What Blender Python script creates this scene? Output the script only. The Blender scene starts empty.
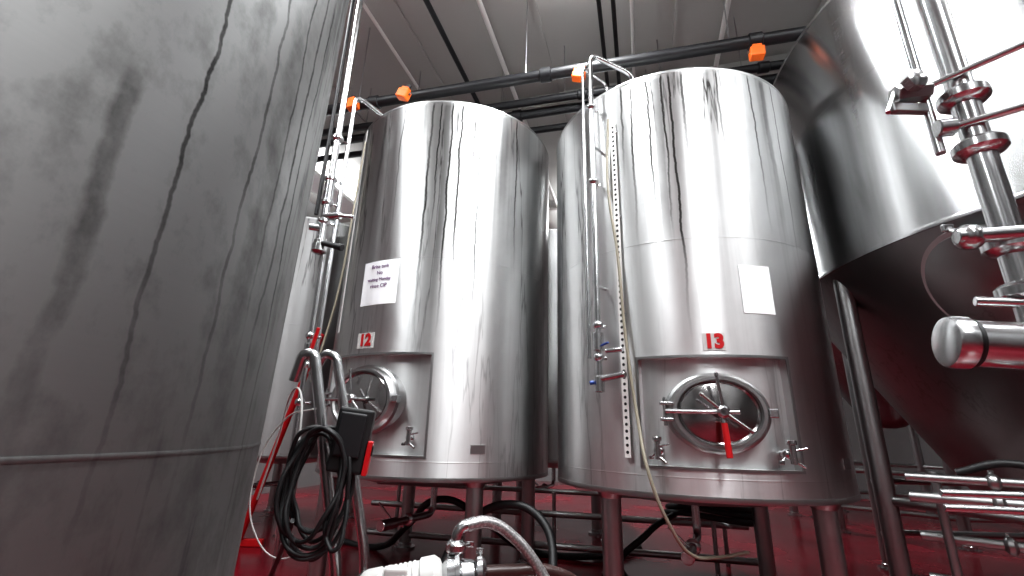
import bpy, math, random
from mathutils import Matrix, Vector
random.seed(4)
E=1.15
D=math.radians
col=bpy.context.collection
# ---------------------------------------------------------------- camera
cam=bpy.data.cameras.new('camera'); co=bpy.data.objects.new('camera',cam); col.objects.link(co)
cam.sensor_width=36; cam.lens=16.0; cam.clip_start=.02
co.matrix_world=Matrix.Translation((0,0,E))@Matrix.Rotation(D(107.5),4,'X')@Matrix.Rotation(D(1.6),4,'Z')
bpy.context.scene.camera=co
vs=bpy.context.scene.view_settings
vs.view_transform='Standard'; vs.exposure=-0.5; vs.gamma=1.0
for lk in ('Medium High Contrast','Standard - Medium High Contrast','None'):
    try: vs.look=lk; break
    except Exception: pass

# ---------------------------------------------------------------- materials
def mat(name,color,rough=.5,metal=0.0,**kw):
    m=bpy.data.materials.new(name); m.use_nodes=True; nt=m.node_tree
    b=nt.nodes['Principled BSDF']
    b.inputs['Base Color'].default_value=(*color,1); b.inputs['Roughness'].default_value=rough; b.inputs['Metallic'].default_value=metal
    for k,v in kw.items(): b.inputs[k.replace('_',' ')].default_value=v
    # slight procedural variation
    tc=nt.nodes.new('ShaderNodeTexCoord'); n=nt.nodes.new('ShaderNodeTexNoise'); n.inputs['Scale'].default_value=9; n.inputs['Detail'].default_value=4
    nt.links.new(tc.outputs['Object'],n.inputs['Vector'])
    mr=nt.nodes.new('ShaderNodeMapRange'); mr.inputs['To Min'].default_value=max(0,rough-.07); mr.inputs['To Max'].default_value=min(1,rough+.1)
    nt.links.new(n.outputs['Fac'],mr.inputs['Value']); nt.links.new(mr.outputs[0],b.inputs['Roughness'])
    return m
def N(nt,t,**kw):
    n=nt.nodes.new(t)
    for k,v in kw.items():
        if k in n.inputs: n.inputs[k].default_value=v
        else: setattr(n,k,v)
    return n
def math_(nt,op,a,b=None,clamp=False):
    n=nt.nodes.new('ShaderNodeMath'); n.operation=op; n.use_clamp=clamp
    for i,v in enumerate((a,b)):
        if v is None: continue
        if isinstance(v,(int,float)): n.inputs[i].default_value=v
        else: nt.links.new(v,n.inputs[i])
    return n.outputs[0]
def tank_steel(name,base,rough,dirt,aniso=.85,seed=0,drips=(),speckle=0.0,vs_=1.0,wig=.07):
    """brushed steel; drips = (phi_deg, z_top, z_bottom, width_m, strength) dried run-off lines"""
    m=bpy.data.materials.new(name); m.use_nodes=True; nt=m.node_tree; L=nt.links.new
    b=nt.nodes['Principled BSDF']; b.inputs['Metallic'].default_value=1
    tc=N(nt,'ShaderNodeTexCoord'); obj=tc.outputs['Object']
    def noise(sc,scale=1,detail=3,dist=0,rough=.5,off=0):
        mp=N(nt,'ShaderNodeMapping'); mp.inputs['Scale'].default_value=sc; mp.inputs['Location'].default_value=(seed+off,seed*1.7,seed*.6); L(obj,mp.inputs['Vector'])
        n=N(nt,'ShaderNodeTexNoise'); n.inputs['Scale'].default_value=scale; n.inputs['Detail'].default_value=detail
        n.inputs['Distortion'].default_value=dist; n.inputs['Roughness'].default_value=rough
        L(mp.outputs[0],n.inputs['Vector']); return n.outputs['Fac']
    sep=N(nt,'ShaderNodeSeparateXYZ'); L(obj,sep.inputs[0])
    ang=math_(nt,'ARCTAN2',sep.outputs['Y'],sep.outputs['X'])
    zf=N(nt,'ShaderNodeMapRange'); zf.inputs['From Min'].default_value=1.5; zf.inputs['From Max'].default_value=3.2; zf.inputs['To Min'].default_value=.5; L(sep.outputs['Z'],zf.inputs['Value']); zf=zf.outputs[0]
    blotch=noise((1.6,1.6,.8),1,6,.3,.6)
    vert=noise((8,8,.25),1,5,.2)
    vert2=noise((26,26,.5),1,3,.1)
    fine=noise((2,2,160),1,2)
    mott=noise((14,14,10),1,5,0,.65)
    def lines(sc,w,thr,msc):
        d=noise(sc,1,5,0,.58)
        l=math_(nt,'SUBTRACT',1,math_(nt,'MULTIPLY',math_(nt,'ABSOLUTE',math_(nt,'SUBTRACT',d,.5)),w),True)
        k=math_(nt,'MULTIPLY',math_(nt,'SUBTRACT',noise(msc,1,2),thr),8,True)
        return math_(nt,'MULTIPLY',l,k)
    line=lines((4,4,.30),60,.46,(2.2,2.2,.5))
    v1=math_(nt,'MULTIPLY',math_(nt,'SUBTRACT',vert,.51),3.1*dirt*vs_,True)
    v2=math_(nt,'MULTIPLY',math_(nt,'SUBTRACT',vert2,.54),2.2*dirt*vs_,True)
    dk=math_(nt,'MULTIPLY',math_(nt,'SUBTRACT',blotch,.44),1.9*dirt,True)
    tot=math_(nt,'ADD',math_(nt,'MULTIPLY',v1,.50),math_(nt,'MULTIPLY',v2,.30))
    tot=math_(nt,'ADD',tot,math_(nt,'MULTIPLY',line,.7*min(1,dirt)))
    tot=math_(nt,'ADD',math_(nt,'MULTIPLY',tot,zf),math_(nt,'MULTIPLY',dk,.40))
    if speckle: tot=math_(nt,'ADD',tot,math_(nt,'MULTIPLY',math_(nt,'SUBTRACT',mott,.5),speckle))
    for i,(ph,zt,zb,wd,st) in enumerate(drips):
        mp=N(nt,'ShaderNodeMapping'); mp.inputs['Scale'].default_value=(.02,.02,2.0); mp.inputs['Location'].default_value=(i*3.1+seed,0,i*1.3); L(obj,mp.inputs['Vector'])
        wn=N(nt,'ShaderNodeTexNoise'); wn.inputs['Scale'].default_value=1; wn.inputs['Detail'].default_value=6; wn.inputs['Roughness'].default_value=.6; L(mp.outputs[0],wn.inputs['Vector'])
        c=math_(nt,'ADD',math_(nt,'MULTIPLY',math_(nt,'SUBTRACT',wn.outputs['Fac'],.5),wig),D(ph))
        dist=math_(nt,'ABSOLUTE',math_(nt,'SUBTRACT',ang,c))
        ln=math_(nt,'MULTIPLY',math_(nt,'SUBTRACT',1,math_(nt,'DIVIDE',dist,wd)),1.8,True)
        ft=N(nt,'ShaderNodeMapRange'); ft.inputs['From Min'].default_value=zb; ft.inputs['From Max'].default_value=zb+.8; L(sep.outputs['Z'],ft.inputs['Value'])
        top=math_(nt,'MULTIPLY',math_(nt,'SUBTRACT',zt,sep.outputs['Z']),20,True)
        ln=math_(nt,'MULTIPLY',math_(nt,'MULTIPLY',ln,ft.outputs[0]),top)
        tot=math_(nt,'ADD',tot,math_(nt,'MULTIPLY',ln,st))
    tot=math_(nt,'ADD',tot,0,True)
    mx=N(nt,'ShaderNodeMix',data_type='RGBA'); L(tot,mx.inputs[0])
    mx.inputs[6].default_value=(*base,1); mx.inputs[7].default_value=(base[0]*.10,base[1]*.097,base[2]*.094,1)
    L(mx.outputs[2],b.inputs['Base Color'])
    r=math_(nt,'ADD',math_(nt,'ADD',math_(nt,'MULTIPLY',tot,.15),rough-.05),math_(nt,'MULTIPLY',fine,.06))
    L(r,b.inputs['Roughness'])
    b.inputs['Anisotropic'].default_value=aniso; b.inputs['Anisotropic Rotation'].default_value=.25
    tg=N(nt,'ShaderNodeTangent'); tg.direction_type='RADIAL'; tg.axis='Z'; L(tg.outputs[0],b.inputs['Tangent'])
    bp=N(nt,'ShaderNodeBump'); bp.inputs['Strength'].default_value=.10; bp.inputs['Distance'].default_value=.03
    L(math_(nt,'ADD',noise((1.2,1.2,.25),1,2),math_(nt,'MULTIPLY',noise((5,5,.3),1,1),.2)),bp.inputs['Height']); L(bp.outputs[0],b.inputs['Normal'])
    return m
DR12=[(-101,3.95,2.0,.05,.4),(-96,3.95,1.9,.012,.8),(-92,3.95,2.5,.008,.9),(-88,3.95,1.9,.040,.55),(-86,3.95,1.8,.010,.95),(-83,3.95,2.6,.03,.45),(-81,3.95,2.0,.011,.95),(-77,3.95,2.2,.03,.5),(-74,3.95,2.6,.008,.9),(-71,3.95,1.8,.009,.9),(-66,3.95,2.7,.008,.7),(-58,3.95,2.6,.05,.4),(-50,3.95,2.4,.010,.7),(-125,3.95,2.8,.02,.5),(-112,3.95,2.7,.009,.7)]
DR13=[(-127,3.7,2.8,.010,.8),(-123,3.7,2.3,.010,.9),(-119,3.7,2.1,.045,.5),(-116,3.7,2.2,.011,.95),(-112,3.7,1.9,.05,.55),(-110,3.7,2.3,.008,.9),(-107,3.7,1.7,.010,.95),(-102,3.7,2.7,.012,.8),(-97,3.7,3.0,.008,.7),(-92,3.7,2.9,.03,.35),(-88,3.7,2.8,.009,.7),(-80,3.7,2.8,.04,.35),(-73,3.7,2.4,.009,.8),(-66,3.7,2.3,.03,.4),(-60,3.7,2.2,.008,.7),(-145,3.7,2.4,.04,.5)]
DR11=[(-10,4.3,.9,.0055,.8),(-8.2,4.3,2.0,.004,.5),(3,2.1,.7,.05,.25),(-4,4.3,1.5,.04,.25),(-1,2.3,.9,.006,.6),(8,3.2,1.0,.007,.75),(12,2.4,.8,.006,.7),(5,4.3,1.2,.005,.6),(-16,1.7,.7,.02,.4)]
M_TANK=tank_steel('brushed_tank_steel',(.64,.645,.645),.43,.95,drips=DR12)
M_TANK13=tank_steel('brushed_tank_steel_b',(.66,.665,.665),.43,.95,seed=3.3,drips=DR13)
M_TANK11=tank_steel('weathered_tank_steel',(.20,.202,.20),.56,1.2,aniso=.5,seed=7.1,drips=DR11,speckle=1.3,vs_=.35,wig=.10)
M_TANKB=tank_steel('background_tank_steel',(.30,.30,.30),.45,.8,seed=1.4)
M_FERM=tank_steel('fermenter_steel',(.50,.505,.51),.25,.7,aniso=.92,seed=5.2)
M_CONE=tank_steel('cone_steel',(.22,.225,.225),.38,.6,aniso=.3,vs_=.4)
M_STEEL=mat('polished_steel',(.52,.525,.53),.22,1)
M_SATIN=mat('satin_steel',(.38,.38,.38),.34,1)
M_LID=mat('lid_steel',(.38,.37,.37),.14,1)
M_DARK=mat('dark_pipe_paint',(.010,.010,.012),.45)
M_BLACK=mat('black_rubber',(.010,.010,.011),.5)
M_RED=mat('red_paint',(.50,.006,.010),.4)
M_ORANGE=mat('orange_plastic',(1.0,.17,.015),.45)
M_BLUE=mat('blue_handle',(.01,.05,.25),.4)
M_WHITE=mat('white_plastic',(.56,.555,.54),.45)
M_PAPER=mat('paper',(.92,.94,.96),.8)
M_INK=mat('dark_ink',(.12,.03,.14),.8)
M_TUBE=mat('clear_tube',(.40,.37,.29),.2,0,Transmission_Weight=.3)
M_BRAID=mat('braided_hose',(.40,.39,.39),.3,.6)
nt=M_BRAID.node_tree; tc=nt.nodes.new('ShaderNodeTexCoord'); vo=nt.nodes.new('ShaderNodeTexVoronoi'); vo.inputs['Scale'].default_value=110; nt.links.new(tc.outputs['Object'],vo.inputs['Vector'])
cr=nt.nodes.new('ShaderNodeValToRGB'); cr.color_ramp.elements[0].color=(.55,.54,.54,1); cr.color_ramp.elements[1].color=(.25,.24,.24,1); cr.color_ramp.elements[1].position=.6; nt.links.new(vo.outputs['Distance'],cr.inputs[0]); nt.links.new(cr.outputs[0],nt.nodes['Principled BSDF'].inputs['Base Color'])
M_BROWN=mat('brown_hose',(.045,.022,.02),.3)
M_CONDUIT=mat('pale_conduit',(.80,.79,.77),.5)
M_WALL=mat('wall_paint',(.24,.24,.24),.7)
M_CEIL=mat('ceiling_deck',(.43,.425,.41),.75)
M_HOUS=mat('light_housing',(.8,.8,.8),.5)
# wet red floor
def floor_mat():
    m=bpy.data.materials.new('red_epoxy_floor'); m.use_nodes=True; nt=m.node_tree; L=nt.links.new; b=nt.nodes['Principled BSDF']
    tc=N(nt,'ShaderNodeTexCoord'); n=N(nt,'ShaderNodeTexNoise'); n.inputs['Scale'].default_value=.9; n.inputs['Detail'].default_value=5; L(tc.outputs['Object'],n.inputs['Vector'])
    cr=N(nt,'ShaderNodeValToRGB'); cr.color_ramp.elements[0].position=.35; cr.color_ramp.elements[0].color=(.13,.005,.012,1); cr.color_ramp.elements[1].position=.7; cr.color_ramp.elements[1].color=(.25,.014,.028,1)
    L(n.outputs['Fac'],cr.inputs[0]); L(cr.outputs[0],b.inputs['Base Color'])
    mr=N(nt,'ShaderNodeMapRange'); mr.inputs['From Min'].default_value=.4; mr.inputs['From Max'].default_value=.6; mr.inputs['To Min'].default_value=.06; mr.inputs['To Max'].default_value=.3; L(n.outputs['Fac'],mr.inputs['Value']); L(mr.outputs[0],b.inputs['Roughness'])
    n2=N(nt,'ShaderNodeTexNoise'); n2.inputs['Scale'].default_value=60; L(tc.outputs['Object'],n2.inputs['Vector'])
    bp=N(nt,'ShaderNodeBump'); bp.inputs['Strength'].default_value=.1; bp.inputs['Distance'].default_value=.01; L(n2.outputs['Fac'],bp.inputs['Height']); L(bp.outputs[0],b.inputs['Normal'])
    return m
M_FLOOR=floor_mat()

# ---------------------------------------------------------------- helpers
def link(name,data,parent=None,mtx=None,m=None):
    o=bpy.data.objects.new(name,data); col.objects.link(o)
    if m is not None: data.materials.append(m)
    if parent is not None: o.parent=parent
    if mtx is not None: o.matrix_local=mtx
    return o
def empty(name,loc=(0,0,0),rot=(0,0,0)):
    o=bpy.data.objects.new(name,None); col.objects.link(o); o.location=loc; o.rotation_euler=rot; o.empty_display_size=.1; return o
def mesh(name,v,f,m,parent=None,mtx=None,smooth=True):
    me=bpy.data.meshes.new(name); me.from_pydata(v,[],f); me.update()
    o=link(name,me,parent,mtx,m)
    if smooth:
        for p in me.polygons: p.use_smooth=True
        try: me.set_sharp_from_angle(angle=D(35))
        except Exception: pass
    return o
def lathe(name,prof,m,parent=None,mtx=None,seg=96,sx=1,sy=1):
    v=[];f=[]
    for r,z in prof:
        for i in range(seg):
            a=2*math.pi*i/seg; v.append((r*math.cos(a)*sx,r*math.sin(a)*sy,z))
    for k in range(len(prof)-1):
        for i in range(seg):
            j=(i+1)%seg; f.append((k*seg+i,k*seg+j,(k+1)*seg+j,(k+1)*seg+i))
    f.append(tuple(range(seg-1,-1,-1)))
    k=(len(prof)-1)*seg; f.append(tuple(range(k,k+seg)))
    return mesh(name,v,f,m,parent,mtx)
def ringlathe(name,prof,m,parent=None,mtx=None,seg=64,sx=1,sy=1):
    """closed profile, hollow in the middle"""
    v=[];f=[];n=len(prof)
    for r,z in prof:
        for i in range(seg):
            a=2*math.pi*i/seg; v.append((r*math.cos(a)*sx,r*math.sin(a)*sy,z))
    for k in range(n):
        k2=(k+1)%n
        for i in range(seg):
            j=(i+1)%seg; f.append((k*seg+i,k*seg+j,k2*seg+j,k2*seg+i))
    return mesh(name,v,f,m,parent,mtx)
def basis(p0,p1):
    p0=Vector(p0);p1=Vector(p1); q=(p1-p0).to_track_quat('Z','Y'); return Matrix.Translation(p0)@q.to_matrix().to_4x4(),(p1-p0).length
def rod(name,p0,p1,r,m,parent=None,seg=20,r2=None):
    mt,l=basis(p0,p1); r2=r if r2 is None else r2; b=min(r,r2)*.12
    return lathe(name,[(max(r-b,1e-4),0),(r,b),(r2,l-b),(max(r2-b,1e-4),l)],m,parent,mt,seg)
def box(name,c,s,m,parent=None,mtx=None,bev=.0):
    x,y,z=[q/2 for q in s]; c=Vector(c)
    v=[tuple(c+Vector((i*x,j*y,k*z))) for i in(-1,1) for j in(-1,1) for k in(-1,1)]
    f=[(0,1,3,2),(4,6,7,5),(0,4,5,1),(2,3,7,6),(0,2,6,4),(1,5,7,3)]
    o=mesh(name,v,f,m,parent,mtx,False)
    if bev>0:
        md=o.modifiers.new('b','BEVEL'); md.width=bev; md.segments=3
    return o
def tube(name,pts,r,m,parent=None,closed=False,kind='BEZIER',res=12):
    c=bpy.data.curves.new(name,'CURVE'); c.dimensions='3D'; c.bevel_depth=r; c.bevel_resolution=5; c.use_fill_caps=True
    s=c.splines.new('BEZIER'); s.bezier_points.add(len(pts)-1); s.resolution_u=res; s.use_cyclic_u=closed
    for b,p in zip(s.bezier_points,pts): b.co=p; b.handle_left_type=b.handle_right_type='AUTO'
    return link(name,c,parent,None,m)
def bent(name,pts,r,bend,m,parent=None):
    """pipe through pts with rounded elbows"""
    P=[Vector(p) for p in pts]; out=[P[0]]
    for i in range(1,len(P)-1):
        a=(P[i-1]-P[i]); b=(P[i+1]-P[i]); t=min(bend,a.length*.49,b.length*.49); a.normalize(); b.normalize()
        s=P[i]+a*t; e=P[i]+b*t
        for k in range(9):
            u=k/8; out.append((1-u)**2*s+2*u*(1-u)*P[i]+u*u*e)
    out.append(P[-1])
    c=bpy.data.curves.new(name,'CURVE'); c.dimensions='3D'; c.bevel_depth=r; c.bevel_resolution=6; c.use_fill_caps=True
    s=c.splines.new('POLY'); s.points.add(len(out)-1)
    for q,p in zip(s.points,out): q.co=(*p,1)
    s.use_smooth=True
    return link(name,c,parent,None,m)
def clamp(name,c,axis,r,parent,m=None):
    """tri-clamp ferrule with wing nut around a pipe"""
    m=m or M_STEEL; c=Vector(c); ax=Vector(axis).normalized(); mt,_=basis(c-ax*.014,c+ax*.014)
    lathe(name,[(r*1.0,-.012),(r*1.5,-.004),(r*1.75,.004),(r*1.75,.024),(r*1.5,.032),(r*1.0,.04)],m,parent,mt,28)
    side=ax.orthogonal().normalized()
    rod(name+'_screw',c+side*r*1.6,c+side*(r*1.6+.035),.006,m,parent,10)
    box(name+'_wing',c+side*(r*1.6+.035),(.03,.01,.02),m,parent,None,.003)
def MF(phi,z,r):
    """frame on tank skin: x right (seen from outside), y up, z outward"""
    a=D(phi); n=Vector((math.cos(a),math.sin(a),0)); up=Vector((0,0,1)); rt=(-n).cross(up)
    return Matrix(((rt.x,up.x,n.x,n.x*r),(rt.y,up.y,n.y,n.y*r),(rt.z,up.z,n.z,z),(0,0,0,1)))
def CP(phi,r,z): return Vector((r*math.cos(D(phi)),r*math.sin(D(phi)),z))
def patch(name,p0,p1,z0,z1,r,m,parent,th=.004):
    n=14; v=[];f=[]
    for rr in(r,r+th):
        for z in(z0,z1):
            for i in range(n+1): v.append(tuple(CP(p0+(p1-p0)*i/n,rr,z)))
    k=n+1
    for i in range(n):
        f+= [(i,i+1,k+i+1,k+i),(2*k+i,3*k+i,3*k+i+1,2*k+i+1),(i,2*k+i,2*k+i+1,i+1),(k+i,k+i+1,3*k+i+1,3*k+i)]
    f+=[(0,k,3*k,2*k),(n,2*k+n,3*k+n,k+n)]
    return mesh(name,v,f,m,parent)
def text(name,body,size,m,parent,mtx,align='CENTER',off=0):
    c=bpy.data.curves.new(name,'FONT'); c.body=body; c.size=size; c.align_x=align; c.align_y='CENTER'; c.extrude=.001; c.offset=off
    return link(name,c,parent,mtx,m)

# ---------------------------------------------------------------- tank with recessed manway
def shell(name,R,z0,z1,rec,m,parent):
    """outer cladding; rec=(phi0,phi1,za,zb) cut out, recessed by .05 with straight jambs"""
    phis=set(range(-180,180,3)); zs={z0,z1}
    if rec:
        phis={p for p in phis if abs(p-rec[0])>1 and abs(p-rec[1])>1}|{rec[0],rec[1]}; zs|={rec[2],rec[3]}
    phis=sorted(phis); zs=sorted(zs); n=len(phis); v=[];f=[]
    for z in zs:
        for p in phis: v.append(tuple(CP(p,R,z)))
    for k in range(len(zs)-1):
        for i in range(n):
            j=(i+1)%n
            if rec and rec[0]<=phis[i]<rec[1] and rec[2]<=zs[k]<rec[3]: continue
            f.append((k*n+i,k*n+j,(k+1)*n+j,(k+1)*n+i))
    if rec:
        ins=[p for p in phis if rec[0]<=p<=rec[1]]; b=len(v); q=len(ins); d=.05
        for rr in(R,R-d):
            for z in(rec[2],rec[3]):
                for p in ins: v.append(tuple(CP(p,rr,z)))
        for i in range(q-1):
            f.append((b+i,b+i+1,b+2*q+i+1,b+2*q+i)); f.append((b+q+i+1,b+q+i,b+3*q+i,b+3*q+i+1)); f.append((b+2*q+i,b+2*q+i+1,b+3*q+i+1,b+3*q+i))
        f.append((b,b+2*q,b+3*q,b+q)); f.append((b+q-1,b+2*q-1,b+4*q-1,b+3*q-1))
    return mesh(name,v,f,m,parent)
def bead(name,R,z,m,parent,h=.004,t=.0015):
    return ringlathe(name,[(R-.01,z-h),(R+t*.6,z-h),(R+t,z-h*.4),(R+t,z+h*.4),(R+t*.6,z+h),(R-.01,z+h)],m,parent,seg=120)
def manway(parent,phi,z,R,a,b,red):
    F=MF(phi,z,R)
    ringlathe('manway_neck',[(.80,-.07),(1.06,-.07),(1.06,.012),(1.0,.022),(.97,.055),(.93,.07),(.86,.07),(.83,.05),(.80,.03)],M_SATIN,parent,F,96,a,b)
    lathe('manway_lid',[(.86,.02),(.84,.05),(.80,.056),(.76,.045),(.60,.052),(.3,.062),(0.02,.066)],M_LID,parent,F,96,a,b)
    T=lambda x,y,zz: F@Vector((x,y,zz))
    # hinge + cross arm
    for s in(-1,1): box('hinge_lug',(-a*1.06,s*.045,.05),(.07,.018,.07),M_STEEL,parent,F,.004)
    rod('hinge_pin',T(-a*1.1,-.08,.065),T(-a*1.1,.08,.065),.011,M_STEEL,parent)
    rod('cross_arm',T(-a*1.1,.0,.085),T(a*.35,-.0,.105),.014,M_STEEL,parent,r2=.012)
    rod('spindle',T(0,0,.05),T(0,0,.17),.016,M_STEEL,parent)
    lathe('hub',[(.03,0),(.034,.008),(.034,.032),(.022,.045)],M_STEEL,parent,F@Matrix.Translation((0,0,.125)),28)
    for an,l in((96,.19),(-38,.15),(140,.13)):
        ca,sa=math.cos(D(an)),math.sin(D(an)); rod('handle_arm',T(0,0,.15),T(ca*l,sa*l,.165),.009,M_STEEL,parent)
        lathe('handle_tip',[(.004,0),(.012,.004),(.012,.02),(.004,.026)],M_STEEL,parent,basis(T(ca*l,sa*l,.165),T(ca*(l+.02),sa*(l+.02),.165))[0],16)
    rod('swing_handle',T(0,0,.12),T(.005,-.10,.135),.011,M_STEEL,parent)
    if red: rod('red_grip',T(.003,-.06,.13),T(.008,-.24,.15),.017,M_RED,parent)
    # hinge lug opposite side latch
    box('latch_lug',(a*1.05,0,.045),(.05,.05,.05),M_STEEL,parent,F,.006)
def sample_valve(parent,phi,z,R,dr=1):
    F=MF(phi,z,R); T=lambda x,y,zz: F@Vector((x,y,zz))
    rod('sample_nozzle',T(0,0,-.02),T(0,0,.06),.017,M_STEEL,parent)
    clamp('sample_clamp',T(0,0,.05),F.to_3x3()@Vector((0,0,1)),.017,parent)
    rod('sample_body',T(0,-.05,.09),T(0,.05,.09),.018,M_STEEL,parent)
    rod('sample_knob',T(0,.05,.09),T(0,.075,.09),.026,M_STEEL,parent)
    rod('sample_spout',T(0,-.03,.09),T(.05*dr,-.065,.11),.009,M_STEEL,parent)
    rod('sample_lever',T(0,.02,.09),T(.07*dr,.035,.12),.006,M_STEEL,parent)
def leg(parent,phi,r,ztop,R=.062,zf=0):
    p=CP(phi,r,0); rod('leg',(p.x,p.y,.03),(p.x,p.y,ztop),R,M_SATIN,parent,32)
    lathe('foot',[(R*1.7,0),(R*1.7,.018),(R*1.1,.022),(R*1.1,.05),(R*.9,.06)],M_STEEL,parent,Matrix.Translation((p.x,p.y,0)),32)
    lathe('leg_pad',[(R*1.05,0),(R*1.5,.05),(R*1.5,.09)],M_SATIN,parent,Matrix.Translation((p.x,p.y,ztop-.07)),32)
def tank(loc,z0,z1,seams,legs,m,rec=None,name='storage_tank',R=1.0,rot=(0,0,0)):
    t=empty(name,(loc[0],loc[1],0),rot)
    shell('shell',R,z0,z1,rec,m,t)
    for s in seams: bead('weld_band',R,s,m,t)
    ringlathe('bottom_rim',[(R-.03,z0-.012),(R+.002,z0-.012),(R+.005,z0),(R+.002,z0+.02),(R-.03,z0+.02)],M_SATIN,t,seg=120)
    ringlathe('top_rim',[(R-.04,z1-.012),(R+.001,z1-.012),(R+.004,z1),(R-.0,z1+.012),(R-.04,z1+.012)],M_SATIN,t,seg=120)
    lathe('dished_bottom',[(.03,z0-.13),(R*.3,z0-.115),(R*.6,z0-.075),(R*.85,z0-.02),(R-.02,z0+.02)],M_SATIN,t)
    lathe('domed_top',[(R-.02,z1),(R*.8,z1+.09),(R*.5,z1+.16),(.05,z1+.2)],m,t)
    for p in legs: leg(t,p,R*.9,z0+.02)
    bent('bottom_outlet',[(0,0,z0-.08),(0,0,z0-.36),(-.25*R,-.5*R,z0-.36)],.028,.09,M_STEEL,t)
    clamp('outlet_clamp',(-.15*R,-.3*R,z0-.36),(-.25,-.5,0),.028,t)
    rod('outlet_valve',(-.22*R,-.44*R,z0-.36),(-.30*R,-.60*R,z0-.36),.04,M_STEEL,t)
    rod('outlet_lever',(-.25*R,-.5*R,z0-.32),(-.36*R,-.46*R,z0-.22),.008,M_STEEL,t)
    return t
# tank 12
t12=tank((-.636,4.384),.81,3.95,[2.46,.93],[-63,-150,20,115],M_TANK,(-146,-87,.97,1.68))
manway(t12,-118,1.35,.95,.32,.245,False)
# tank 13
t13=tank((1.388,3.655),.82,3.70,[2.37,.93],[-144,-60,35,120],M_TANK13,(-126,-76,.985,1.60))
manway(t13,-101,1.285,.95,.27,.215,True)
for (t,p0,p1,za,zb) in((t12,-146,-87,.97,1.68),(t13,-126,-76,.985,1.60)):   # door surround trim
    w=1.0
    patch('recess_trim_top',p0-w,p1+w,zb,zb+.016,.998,M_SATIN,t,.007); patch('recess_trim_bottom',p0-w,p1+w,za-.016,za,.998,M_SATIN,t,.007)
    patch('recess_trim_left',p0-w,p0,za,zb,.998,M_SATIN,t,.007); patch('recess_trim_right',p1,p1+w,za,zb,.998,M_SATIN,t,.007)
sample_valve(t12,-93,1.09,.95); sample_valve(t13,-120.5,1.07,.95,1); sample_valve(t13,-80.5,1.07,.95,1)
# nameplates, signs and papers
for t,p,z in((t12,-65,1.02),(t13,-51,1.02)): patch('nameplate',p-3.2,p+3.2,z-.03,z+.03,1.001,M_SATIN,t)
patch('number_sign',-124.5,-114.5,1.735,1.855,1.0005,M_WHITE,t12,.003)
text('number_text','12',.125,M_RED,t12,MF(-119.5,1.795,1.0065),off=.006)
patch('number_sign',-103.8,-96.6,1.64,1.745,1.0005,M_WHITE,t13,.003)
text('number_text','13',.115,M_RED,t13,MF(-100.2,1.692,1.0055),off=.006)
patch('note_paper',-126,-105.5,2.08,2.45,1.001,M_PAPER,t12,.002)
for i,(s,z) in enumerate((('Brite tank',2.40),('No',2.345),('waiting Monday',2.29),('rinse CIP',2.235))):
    text('note_writing',s,.045 if i!=2 else .037,M_INK,t12,MF(-115.7,z,1.0045))
patch('note_paper',-89,-77.3,1.87,2.18,1.001,M_PAPER,t13,.002)
# --- tank 13 riser pipe, level strip, clear tube
pr=1.10; A=-138
bent('riser_pipe',[CP(A,pr,1.40),CP(A,pr,4.06),CP(A+12,.72,4.0),CP(A+12,.72,3.70)],.020,.11,M_STEEL,t13)
bent('spray_pipe',[CP(A-4,pr,1.62),CP(A-4,pr,3.98),CP(A-4,.80,3.98),CP(A-4,.80,3.68)],.013,.06,M_STEEL,t13)
for z in(1.83,1.62,2.9,3.55): clamp('riser_clamp',CP(A,pr,z),(0,0,1),.020,t13)
for z in(2.1,3.2): rod('riser_bracket',CP(A,.99,z),CP(A,pr,z),.01,M_STEEL,t13)
rod('riser_valve_body',CP(A,pr,1.66),CP(A,pr,1.78),.034,M_STEEL,t13)
rod('riser_tee',CP(A,pr,1.48),CP(A+10,pr+.02,1.50),.02,M_STEEL,t13); rod('lower_valve_body',CP(A,pr,1.40),CP(A,pr,1.50),.032,M_STEEL,t13)
rod('blue_grip',CP(A-1,pr+.03,1.46),CP(A-2,pr+.05,1.455),.013,M_BLUE,t13)
rod('blue_lever',CP(A+2,pr+.02,1.69),CP(A+5,pr+.035,1.70),.007,M_BLUE,t13); rod('gauge_stub',CP(A+3,pr,1.655),CP(A+9,pr,1.655),.016,M_STEEL,t13)
# perforated level strip
box('level_strip',(0,0,.012),(.040,2.36,.004),M_CONDUIT,t13,MF(-131,2.20,1.005))
for k in range(58):
    z=1.05+k*.0402
    lathe('strip_hole',[(.0095,0),(.0095,.003)],M_DARK,t13,MF(-131,z,1.0175),14)
for z in(1.2,1.9,2.6,3.3): box('strip_bracket',(0,0,.0),(.05,.02,.03),M_STEEL,t13,MF(-131,z,1.0),.003)
tube('level_hose',[CP(-132.5,1.03,3.42),CP(-134,1.03,2.9),CP(-131,1.03,2.3),CP(-129,1.04,1.7),CP(-126,1.06,1.25),(-.60,-.97,.92),(-.50,-.95,.68),(-.36,-.84,.53),(-.2,-.75,.50),(.02,-.70,.52)],.010,M_TUBE,t13)
# --- tank 12 riser
pB=(-.84,-.93)
bent('spray_pipe',[(pB[0],pB[1],1.55),(pB[0],pB[1],4.05),(-.55,-.45,4.06),(-.55,-.45,3.95)],.019,.10,M_STEEL,t12)
clamp('spray_clamp',(-.60,-.53,4.06),(1,1.2,0),.02,t12)
box('level_strip',(0,0,.012),(.03,2.0,.004),M_WHITE,t12,MF(-143,2.9,1.004))
tube('level_hose',[CP(-141,1.03,3.75),CP(-143,1.04,3.0),CP(-146,1.05,2.3),CP(-150,1.1,1.8),CP(-152,1.14,1.5)],.009,M_TUBE,t12)

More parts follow.
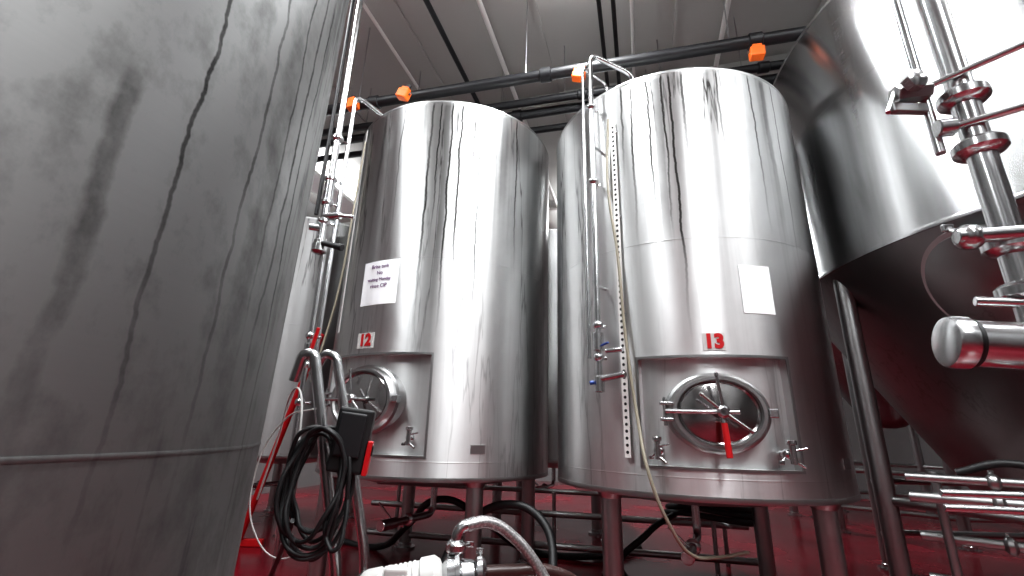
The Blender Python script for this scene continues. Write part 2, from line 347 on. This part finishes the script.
# ---------------------------------------------------------------- CIP riser beside tank 12 (hung from the ceiling pipework)
cip=empty('cip_supply_pipe',(-1.43,3.13,0))
rod('riser',(0,0,2.95),(0,0,5.6),.026,M_STEEL,cip); rod('riser_second',(-.09,.05,2.7),(-.09,.05,5.6),.016,M_DARK,cip)
rod('upper_valve',(0,0,2.78),(0,0,2.98),.036,M_STEEL,cip)
for z in(2.98,2.78,2.62,3.35,2.45): clamp('clamp',(0,0,z),(0,0,1),.027,cip)
rod('spool',(0,0,2.45),(0,0,2.8),.027,M_STEEL,cip)
rod('valve_bonnet',(0,0,2.66),(.13,-.03,2.66),.03,M_STEEL,cip); rod('valve_handle',(.13,-.03,2.66),(.24,-.05,2.64),.014,M_STEEL,cip)
rod('valve_bonnet_left',(0,0,2.56),(-.09,-.03,2.56),.024,M_STEEL,cip)
lathe('valve_lower',[(.03,0),(.055,.015),(.055,.07),(.035,.09)],M_STEEL,cip,Matrix.Translation((0,0,2.36)),28)
rod('black_handle',(.03,-.04,2.43),(.20,-.08,2.38),.018,M_BLACK,cip,r2=.026)
bent('thin_line',[(.03,.02,2.36),(.03,.02,1.42),(.03,.02,.04)],.017,.1,M_STEEL,cip)
for z in(1.75,1.55,1.3): clamp('clamp',(.03,.02,z),(0,0,1),.018,cip)
rod('line_valve',(.03,.02,1.58),(.03,.02,1.70),.03,M_STEEL,cip); rod('red_lever',(.05,0,1.6),(.10,-.03,1.80),.012,M_RED,cip)
lathe('foot_plate',[(.07,0),(.07,.015),(.03,.02),(.03,.06)],M_STEEL,cip,Matrix.Translation((.03,.02,0)),24)

# ---------------------------------------------------------------- near tank at left, background tanks, unseen tanks added for reflections
t11=tank((-1.58,.85),.62,4.3,[1.12,2.9],[-20,70,160,-110],M_TANK11,rot=(0,D(1.1),0))
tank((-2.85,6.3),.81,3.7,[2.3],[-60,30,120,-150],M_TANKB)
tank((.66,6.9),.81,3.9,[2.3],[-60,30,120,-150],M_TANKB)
tank((2.4,-2.9),.81,3.8,[2.3],[-60,30,120,-150],M_TANKB)  # unseen tank added behind the camera for dark bands in the steel reflections
tank((-1.3,-3.0),.81,3.8,[2.3],[-60,30,120,-150],M_TANKB)  # second unseen tank, likewise added for dark reflections

# ---------------------------------------------------------------- conical fermenters
def fermenter(loc,R,zs,zt,zc,legs):
    t=empty('conical_fermenter',(loc[0],loc[1],0)); k=math.tan(D(30))
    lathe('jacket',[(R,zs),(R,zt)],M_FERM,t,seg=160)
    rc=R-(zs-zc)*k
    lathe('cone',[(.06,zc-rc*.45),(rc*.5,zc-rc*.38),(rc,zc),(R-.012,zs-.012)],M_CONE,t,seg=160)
    bead('shoulder_band',R,zs,M_FERM,t,.015,.006); bead('jacket_band',R,(zs+zt)/2+.2,M_FERM,t)
    ringlathe('top_rim',[(R-.06,zt-.02),(R+.003,zt-.02),(R+.006,zt),(R-.01,zt+.015),(R-.06,zt+.015)],M_SATIN,t,seg=160)
    ps=[]
    for p in legs:
        leg(t,p,R*.955,zs+.02,.06); ps.append(CP(p,R*.955,0))
    for i in range(len(ps)):
        a,b=ps[i],ps[(i+1)%len(ps)]
        for z in(.32,.78): rod('brace',(a.x,a.y,z),(b.x,b.y,z),.028,M_SATIN,t)
    return t,k
f1,k=fermenter((4.61,3.0),2.2,2.385,4.45,.75,[172,222,272,322,12,62,117])
# manway on the cone, facing down and out
ph=-162; zc=2.06; rc=2.2-(2.385-zc)*k; n=Vector((math.cos(D(ph))*math.cos(D(30)),math.sin(D(ph))*math.cos(D(30)),-math.sin(D(30))))
p=CP(ph,rc,zc); mt,_=basis(p-n*.05,p+n)
ringlathe('cone_manway_neck',[(.80,0),(1,0),(1,.15),(1.1,.155),(1.1,.19),(.8,.19)],M_SATIN,f1,mt,64,.24,.30)
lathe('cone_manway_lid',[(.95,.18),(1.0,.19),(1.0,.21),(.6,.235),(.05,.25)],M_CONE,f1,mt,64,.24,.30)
fermenter((5.75,7.1),1.5,3.5,5.0,1.5,[200,250,300,350,40,90,145])

# ---------------------------------------------------------------- near pipe manifold at right
mf=empty('pipe_manifold',(1.23,1.03,0))
rod('standpipe',(0,0,.03),(0,0,5.6),.031,M_STEEL,mf,32)
rod('standpipe_thin',(-.075,.03,1.9),(-.075,.03,5.6),.012,M_STEEL,mf)
lathe('base_plate',[(.1,0),(.1,.015),(.04,.02),(.04,.07)],M_STEEL,mf,None,32)
for z in(2.06,1.90,1.62,1.50,1.16,.9): clamp('pipe_clamp',(0,0,z),(0,0,1),.032,mf)
# upper sample arm with bracket valve
rod('arm_upper',(.5,-.46,2.23),(-.10,.03,2.10),.009,M_STEEL,mf); 
rod('arm_valve',(-.16,.03,2.09),(-.07,.02,2.10),.028,M_SATIN,mf,6); box('arm_bracket',(-.13,.03,2.045),(.10,.02,.03),M_SATIN,mf,None,.004)
lathe('arm_nut',[(.02,0),(.03,.006),(.03,.03),(.02,.036)],M_STEEL,mf,basis((-.14,.0,2.1),(-.14,-.06,2.1))[0],6)
rod('bracket_pin',(-.19,.03,2.03),(-.13,.03,2.15),.007,M_STEEL,mf)
rod('arm_lower',(.5,-.46,1.98),(-.05,.0,1.965),.011,M_STEEL,mf); rod('arm_knob',(-.05,0,1.965),(-.09,.01,1.965),.024,M_STEEL,mf)
rod('side_port',(-.13,0,1.64),(.4,-.2,1.62),.018,M_STEEL,mf); clamp('side_clamp',(-.1,0,1.64),(1,0,0),.018,mf)
# strainer / sight vessel
ax0=Vector((-.19,.03,1.38)); ax1=Vector((.02,-.03,1.36))
mt,_=basis(ax0,ax1)
lathe('strainer_body',[(.045,-.012),(.058,-.006),(.062,.004),(.062,.03),(.054,.034),(.054,.15),(.062,.155),(.062,.18),(.05,.19)],M_STEEL,mf,mt,48)
ringlathe('strainer_gasket',[(.05,.036),(.056,.036),(.056,.044),(.05,.044)],M_BLACK,mf,mt,48)
rod('strainer_outlet',(.02,-.03,1.36),(.5,-.22,1.34),.026,M_STEEL,mf)
rod('t_handle_bar',(-.11,.02,1.48),(.02,-.04,1.46),.012,M_STEEL,mf); rod('t_handle_stem',(-.04,-.01,1.47),(-.04,-.01,1.42),.01,M_STEEL,mf)
rod('drain_valve',(-.03,-.02,1.22),(.3,-.15,1.22),.02,M_STEEL,mf); clamp('drain_clamp',(-.0,-.03,1.22),(1,-.3,0),.022,mf)
for z in(1.045,1.015): rod('lever',(-.26,.07,z),(.25,-.1,z+.01),.008,M_STEEL,mf)
rod('lever_pivot',(-.02,-.03,1.0),(-.02,-.03,1.07),.016,M_STEEL,mf)

# ---------------------------------------------------------------- pump cart
pc=empty('pump_cart',(-.62,2.05,0))
def ctube(n,pts,r=.024,b=.09): return bent(n,pts,r,b,M_STEEL,pc)
ctube('handle_frame_left',[(-.34,.02,1.34),(-.31,-.0,1.46),(-.26,-.0,1.46),(-.06,.05,.60),(.0,.08,.14)],.024,.05)
ctube('handle_frame_right',[(-.40,.34,1.40),(-.35,.34,1.52),(-.29,.34,1.50),(-.05,.40,.60),(.0,.42,.14)],.024,.05)
rod('frame_cross_bar',(-.16,.02,1.10),(-.17,.36,1.10),.016,M_STEEL,pc); rod('frame_cross_bar_low',(-.03,.06,.50),(-.03,.4,.50),.016,M_STEEL,pc)
box('deck',(.38,.22,.34),(.85,.42,.03),M_SATIN,pc,None,.006)
for x in(.02,.74):
    for y in(.03,.41):
        rod('deck_post',(x,y,.12),(x,y,.33),.018,M_STEEL,pc)
        mt,_=basis((x,y-.02,.075),(x,y+.02,.075))
        lathe('wheel',[(.02,0),(.065,0),(.075,.01),(.075,.03),(.065,.04),(.02,.04)],M_BLACK,pc,mt,28)
# motor: white cast cylinder on a saddle, with cooling ribs only on its middle
mt,_=basis((.10,-.08,.55),(.40,-.06,.61))
lathe('motor_body',[(.03,-.015),(.068,-.01),(.080,.006),(.084,.02),(.084,.07),(.078,.075)]+[q for i in range(7) for q in((.078,.08+i*.018),(.082,.084+i*.018),(.082,.088+i*.018),(.078,.092+i*.018))]+[(.078,.215),(.086,.22),(.086,.27),(.07,.29),(.04,.30)],M_WHITE,pc,mt,40)
box('motor_terminal_box',(.22,-.10,.635),(.09,.06,.04),M_WHITE,pc,None,.01)
box('motor_saddle',(.24,.0,.43),(.2,.2,.16),M_SATIN,pc,None,.01)
mt,_=basis((.38,-.06,.605),(.52,-.05,.625))
lathe('pump_head',[(.04,0),(.05,.01),(.080,.03),(.080,.06),(.092,.062),(.092,.078),(.06,.085),(.05,.13)],M_STEEL,pc,mt,40)
rod('pump_saddle',(.45,.0,.35),(.45,-.04,.55),.03,M_SATIN,pc)
clamp('pump_clamp',(.53,-.05,.63),(1,.05,.1),.032,pc)
# discharge elbow and braided hose
bent('discharge_elbow',[(.43,-.05,.65),(.43,-.05,.78),(.50,-.03,.80)],.022,.05,M_STEEL,pc); clamp('discharge_clamp',(.43,-.05,.715),(0,0,1),.023,pc)
tube('braided_hose',[(.47,-.04,.79),(.55,-.02,.80),(.66,.0,.74),(.76,.0,.63),(.85,.0,.48),(1.0,.1,.2),(1.3,.4,.04)],.023,M_BRAID,pc)
tube('suction_hose',[(.53,-.05,.63),(.64,-.02,.63),(.80,.03,.62),(.98,.12,.52),(1.2,.3,.25),(1.5,.6,.05)],.024,M_BROWN,pc)
# control box with red switch plate
Mx=Matrix.Translation((-.02,-.07,1.10))@Matrix.Rotation(D(12),4,'Z')@Matrix.Rotation(D(6),4,'Y')
box('control_box',(0,0,0),(.14,.12,.25),M_BLACK,pc,Mx,.012); box('control_box_lid',(-.005,-.068,.02),(.105,.02,.17),M_DARK,pc,Mx,.008)
box('red_switch_plate',(.078,-.03,-.06),(.02,.08,.13),M_RED,pc,Mx,.004); box('box_bracket',(-.06,.07,0),(.10,.05,.05),M_SATIN,pc,Mx,.004)
box('switch_slot',(.09,-.05,-.03),(.006,.02,.04),M_DARK,pc,Mx,.002)
# hanging cable coil
for i in range(8):
    pts=[]; ox=random.uniform(-.02,.02); oy=-.06-.017*i; w=.115+random.uniform(-.02,.025); h=.20+random.uniform(-.04,.05); tl=random.uniform(-.25,.25)
    for k in range(10):
        a=2*math.pi*k/10; x=math.cos(a)*w*(1+.12*math.sin(a*2+i)); z=math.sin(a)*h
        pts.append((-.12+ox+x*math.cos(tl)-z*math.sin(tl)*.35,oy+.02*math.sin(3*a+i),.955+z-abs(h-.19)))
    tube('cable_loop',pts,.0085,M_BLACK,pc,True)
tube('cable_tail',[(-.06,-.16,.83),(-.03,-.17,.74),(.0,-.18,.72),(.02,-.16,.80),(.0,-.12,.95)],.0085,M_BLACK,pc)
tube('cable_to_floor',[(-.2,-.1,.8),(-.32,.1,.62),(-.5,.4,.4),(-.8,.9,.06),(-1.0,1.3,.02)],.01,M_BLACK,pc)
tube('white_cable',[(-.22,-.02,1.22),(-.36,.05,1.18),(-.48,.1,.95),(-.44,.12,.7),(-.3,.1,.62),(-.16,.05,.75)],.0035,M_WHITE,pc)
tube('white_cable',[(-.25,-.03,1.05),(-.30,.02,1.28),(-.4,.15,1.3),(-.5,.3,1.1),(-.6,.4,.8)],.0045,M_WHITE,pc)

# ---------------------------------------------------------------- red squeegee leaning by the back tank
sq=empty('floor_squeegee')
rod('handle',(-2.62,5.05,.06),(-1.83,4.35,2.0),.030,M_RED,sq); box('head',(-2.64,5.07,.035),(.5,.05,.07),M_RED,sq,None,.01)

# ---------------------------------------------------------------- floor hoses and floor pipes
h1=empty('black_floor_hose')
tube('hose',[(-.9,3.9,.05),(-.6,3.7,.05),(-.3,3.9,.45),(.0,3.8,.62),(.25,3.7,.55),(.33,3.5,.3),(.2,3.3,.05),(-.2,3.2,.03)],.03,M_BLACK,h1)
h2=empty('black_floor_hose')
tube('hose',[(-1.9,5.4,.04),(-1.2,5.0,.05),(-.9,4.7,.3),(-.6,4.5,.55),(-.2,4.7,.35),(.2,5.0,.06),(.9,4.9,.04),(1.4,5.3,.04)],.03,M_BLACK,h2)
h4=empty('black_floor_hose')
for i in range(3): tube('coil',[(1.9+math.cos(a)*(.36+.03*i),4.6+math.sin(a)*(.3+.02*i),.58-.05*i+.03*math.sin(a*2)) for a in [2*math.pi*k/8 for k in range(8)]],.026,M_BLACK,h4,True)
tube('coil_tail',[(1.55,4.5,.5),(1.2,4.3,.35),(1.0,4.4,.04),(2.2,4.2,.04)],.026,M_BLACK,h4)
rod('hose_rack_post',(1.9,4.6,0),(1.9,4.6,.6),.02,M_SATIN,h4); rod('hose_rack_arm',(1.5,4.6,.43),(2.3,4.6,.43),.015,M_SATIN,h4); rod('hose_rack_arm',(1.9,4.25,.43),(1.9,4.95,.43),.015,M_SATIN,h4)
h3=empty('process_pipe_run')
for y,z,r in((5.6,.35,.03),(5.75,.55,.025),(5.3,.12,.03)):
    rod('pipe',(-1.5,y,z),(2.3,y-.83,z),r,M_SATIN,h3)
for x in(-1.2,.5,2.1): 
    rod('pipe_support',(x,5.62-(x+1.5)*.218,0),(x,5.62-(x+1.5)*.218,.56),.02,M_SATIN,h3)
# service pipe rack running along the foot of the big fermenter
h5=empty('process_pipe_run')
for off,z,r in((0,.97,.022),(.0,.87,.028),(.10,.66,.024),(.10,.45,.03)):
    a=Vector((2.22+off,2.72+off,z)); dd=Vector((.752,-.659,0)); rod('pipe',a,a+dd*2.3,r,M_SATIN,h5)
    for t in(.35,1.1): c=a+dd*t; clamp('pipe_clamp',c,dd,r,h5,M_SATIN)
for t in(.12,1.2,2.2):
    c=Vector((2.28,2.78,0))+Vector((.752,-.659,0))*t; rod('pipe_support',(c.x,c.y,0),(c.x,c.y,1.0),.022,M_SATIN,h5)
tube('black_hose_on_rack',[(2.45,2.65,1.0),(2.6,2.5,1.06),(2.9,2.3,.95),(3.2,2.0,1.02),(3.6,1.6,1.04)],.02,M_BLACK,h5)

# ---------------------------------------------------------------- room (rotated 16 deg)
RZ=Matrix.Rotation(D(-16),4,'Z')
def U(u,v,z=0): return RZ@Vector((u,v,z))
H=5.65; u0,u1,v0,v1=-6.5,8.5,-7,12
def rb(name,u,v,z,s,m,parent=None): return box(name,(u,v,z),s,m,parent,RZ.copy())
rb('floor',(u0+u1)/2,(v0+v1)/2,-.05,(u1-u0,v1-v0,.1),M_FLOOR)
rb('ceiling',(u0+u1)/2,(v0+v1)/2,H+.05,(u1-u0,v1-v0,.1),M_CEIL)
rb('wall_left',u0-.05,(v0+v1)/2,H/2,(.1,v1-v0,H),M_WALL); rb('wall_right',u1+.05,(v0+v1)/2,H/2,(.1,v1-v0,H),M_WALL)
rb('wall_back',(u0+u1)/2,v1+.05,H/2,(u1-u0,.1,H),M_WALL); rb('wall_front',(u0+u1)/2,v0-.05,H/2,(u1-u0,.1,H),M_WALL)
# ceiling seams/battens running in depth
cb=empty('ceiling_battens')
for i in range(-5,6): rb('batten',i*1.5+.6,(v0+v1)/2,H-.012,(.04,v1-v0,.024),M_CEIL,cb)
for v in(2.2,5.2,8.2): rb('roof_beam',(u0+u1)/2,v,H-.09,(u1-u0,.10,.18),M_CEIL,cb)
# conduits in depth direction
cd=empty('ceiling_conduit')
for (x,y,h,r,m) in((-.39,.86,4.3,.02,M_CONDUIT),(-.10,.85,4.35,.028,M_CONDUIT),(.27,.84,4.35,.02,M_CONDUIT),(.50,.83,4.35,.028,M_CONDUIT),(-.23,.85,4.0,.028,M_DARK),(.19,.84,4.0,.022,M_DARK),(.225,.84,4.0,.022,M_DARK)):
    p=Vector((x*h,y*h,0)); d=Vector((.276,.961,0)); a=p-d*6; b=p+d*(7 if m is M_CONDUIT else 2.4)
    rod('conduit',(a.x,a.y,E+h),(b.x,b.y,E+h),r,m,cd,14)
# dark sprinkler mains across
sp=empty('sprinkler_main')
d=Vector((math.cos(D(-14.5)),math.sin(D(-14.5)),0))
for x,y,h,r in((.08,1.085,3.4,.055),(.2,1.16,3.75,.045),(.0,1.27,3.7,.055),(.0,1.36,3.8,.045)):
    p=Vector((x*h,y*h,0)); a=p-d*5.5; b=p+d*6; rod('main',(a.x,a.y,E+h),(b.x,b.y,E+h),r,M_DARK,sp,24)
    for t in(-4,-2.1,-.2,1.7,3.6):
        q=p+d*t; rod('hanger',(q.x,q.y,E+h),(q.x,q.y,H),.006,M_SATIN,sp,8); lathe('coupling',[(r*1.0,-.06),(r*1.3,-.05),(r*1.3,.05),(r*1.0,.06)],M_DARK,sp,basis((q.x+.2,q.y-.05,E+h),(q.x+.2+d.x,q.y-.05+d.y,E+h))[0],24)
# orange pipe clamps on the main
for x,y,z in((-1.17,3.87,4.42),(.585,3.54,4.42),(2.11,3.20,4.40),(-1.75,4.05,4.42)):
    s=empty('orange_pipe_clamp',(x,y,z),(0,D(random.uniform(-25,25)),D(-14)))
    box('body',(0,0,0),(.12,.09,.10),M_ORANGE,s,None,.012); box('jaw',(0,0,.06),(.08,.07,.04),M_ORANGE,s,None,.008); rod('bolt',(-.075,0,.02),(.075,0,.02),.014,M_SATIN,s,6); box('strap',(0,.02,.10),(.04,.03,.07),M_DARK,s,None,.004)

# ---------------------------------------------------------------- lights
def fixture(x,y,l=1.8,w=.4,power=150,rot=0,c=(.96,.985,1),up=.45):
    s=empty('ceiling_light',(x,y,H-.45),(0,0,D(-16+rot)))
    box('housing',(0,0,.06),(w+.06,l+.06,.08),M_HOUS,s,None,.01)
    for yy in(-l*.4,l*.4): rod('hanger',(0,yy,.1),(0,yy,.45),.006,M_SATIN,s,8)
    for nm,pw,z,fl in(('lamp',power,.01,0),('ceiling_fill',power*up,.115,math.pi)):  # upward lamp added to each fixture to brighten the ceiling
        a=bpy.data.lights.new(nm,'AREA'); a.shape='RECTANGLE'; a.size=w; a.size_y=l; a.energy=pw; a.color=c
        o=bpy.data.objects.new(nm,a); col.objects.link(o); o.parent=s; o.location=(0,0,z); o.rotation_euler=(fl,0,0)
for x,y,pw in((1.7,-.5,220),(1.2,-3.6,200),(3.3,.3,100),(-3.4,.6,150),(-2.2,2.2,110),(-.1,1.2,110),(-4.6,-3,120),(5.3,-1.2,90),(-3.4,7.6,200),(1.7,8.6,330),(6.5,5.0,150)):  # those behind the tanks are added to brighten the back floor
    fixture(x,y,power=pw)
fixture(.45,2.75,l=.9,w=.12,power=170,up=.2)  # narrow out-of-view lamp added to draw the bright streak on the fermenter
w=bpy.data.worlds.new('w'); bpy.context.scene.world=w; w.use_nodes=True; w.node_tree.nodes['Background'].inputs[0].default_value=(.8,.85,.9,1); w.node_tree.nodes['Background'].inputs[1].default_value=.3
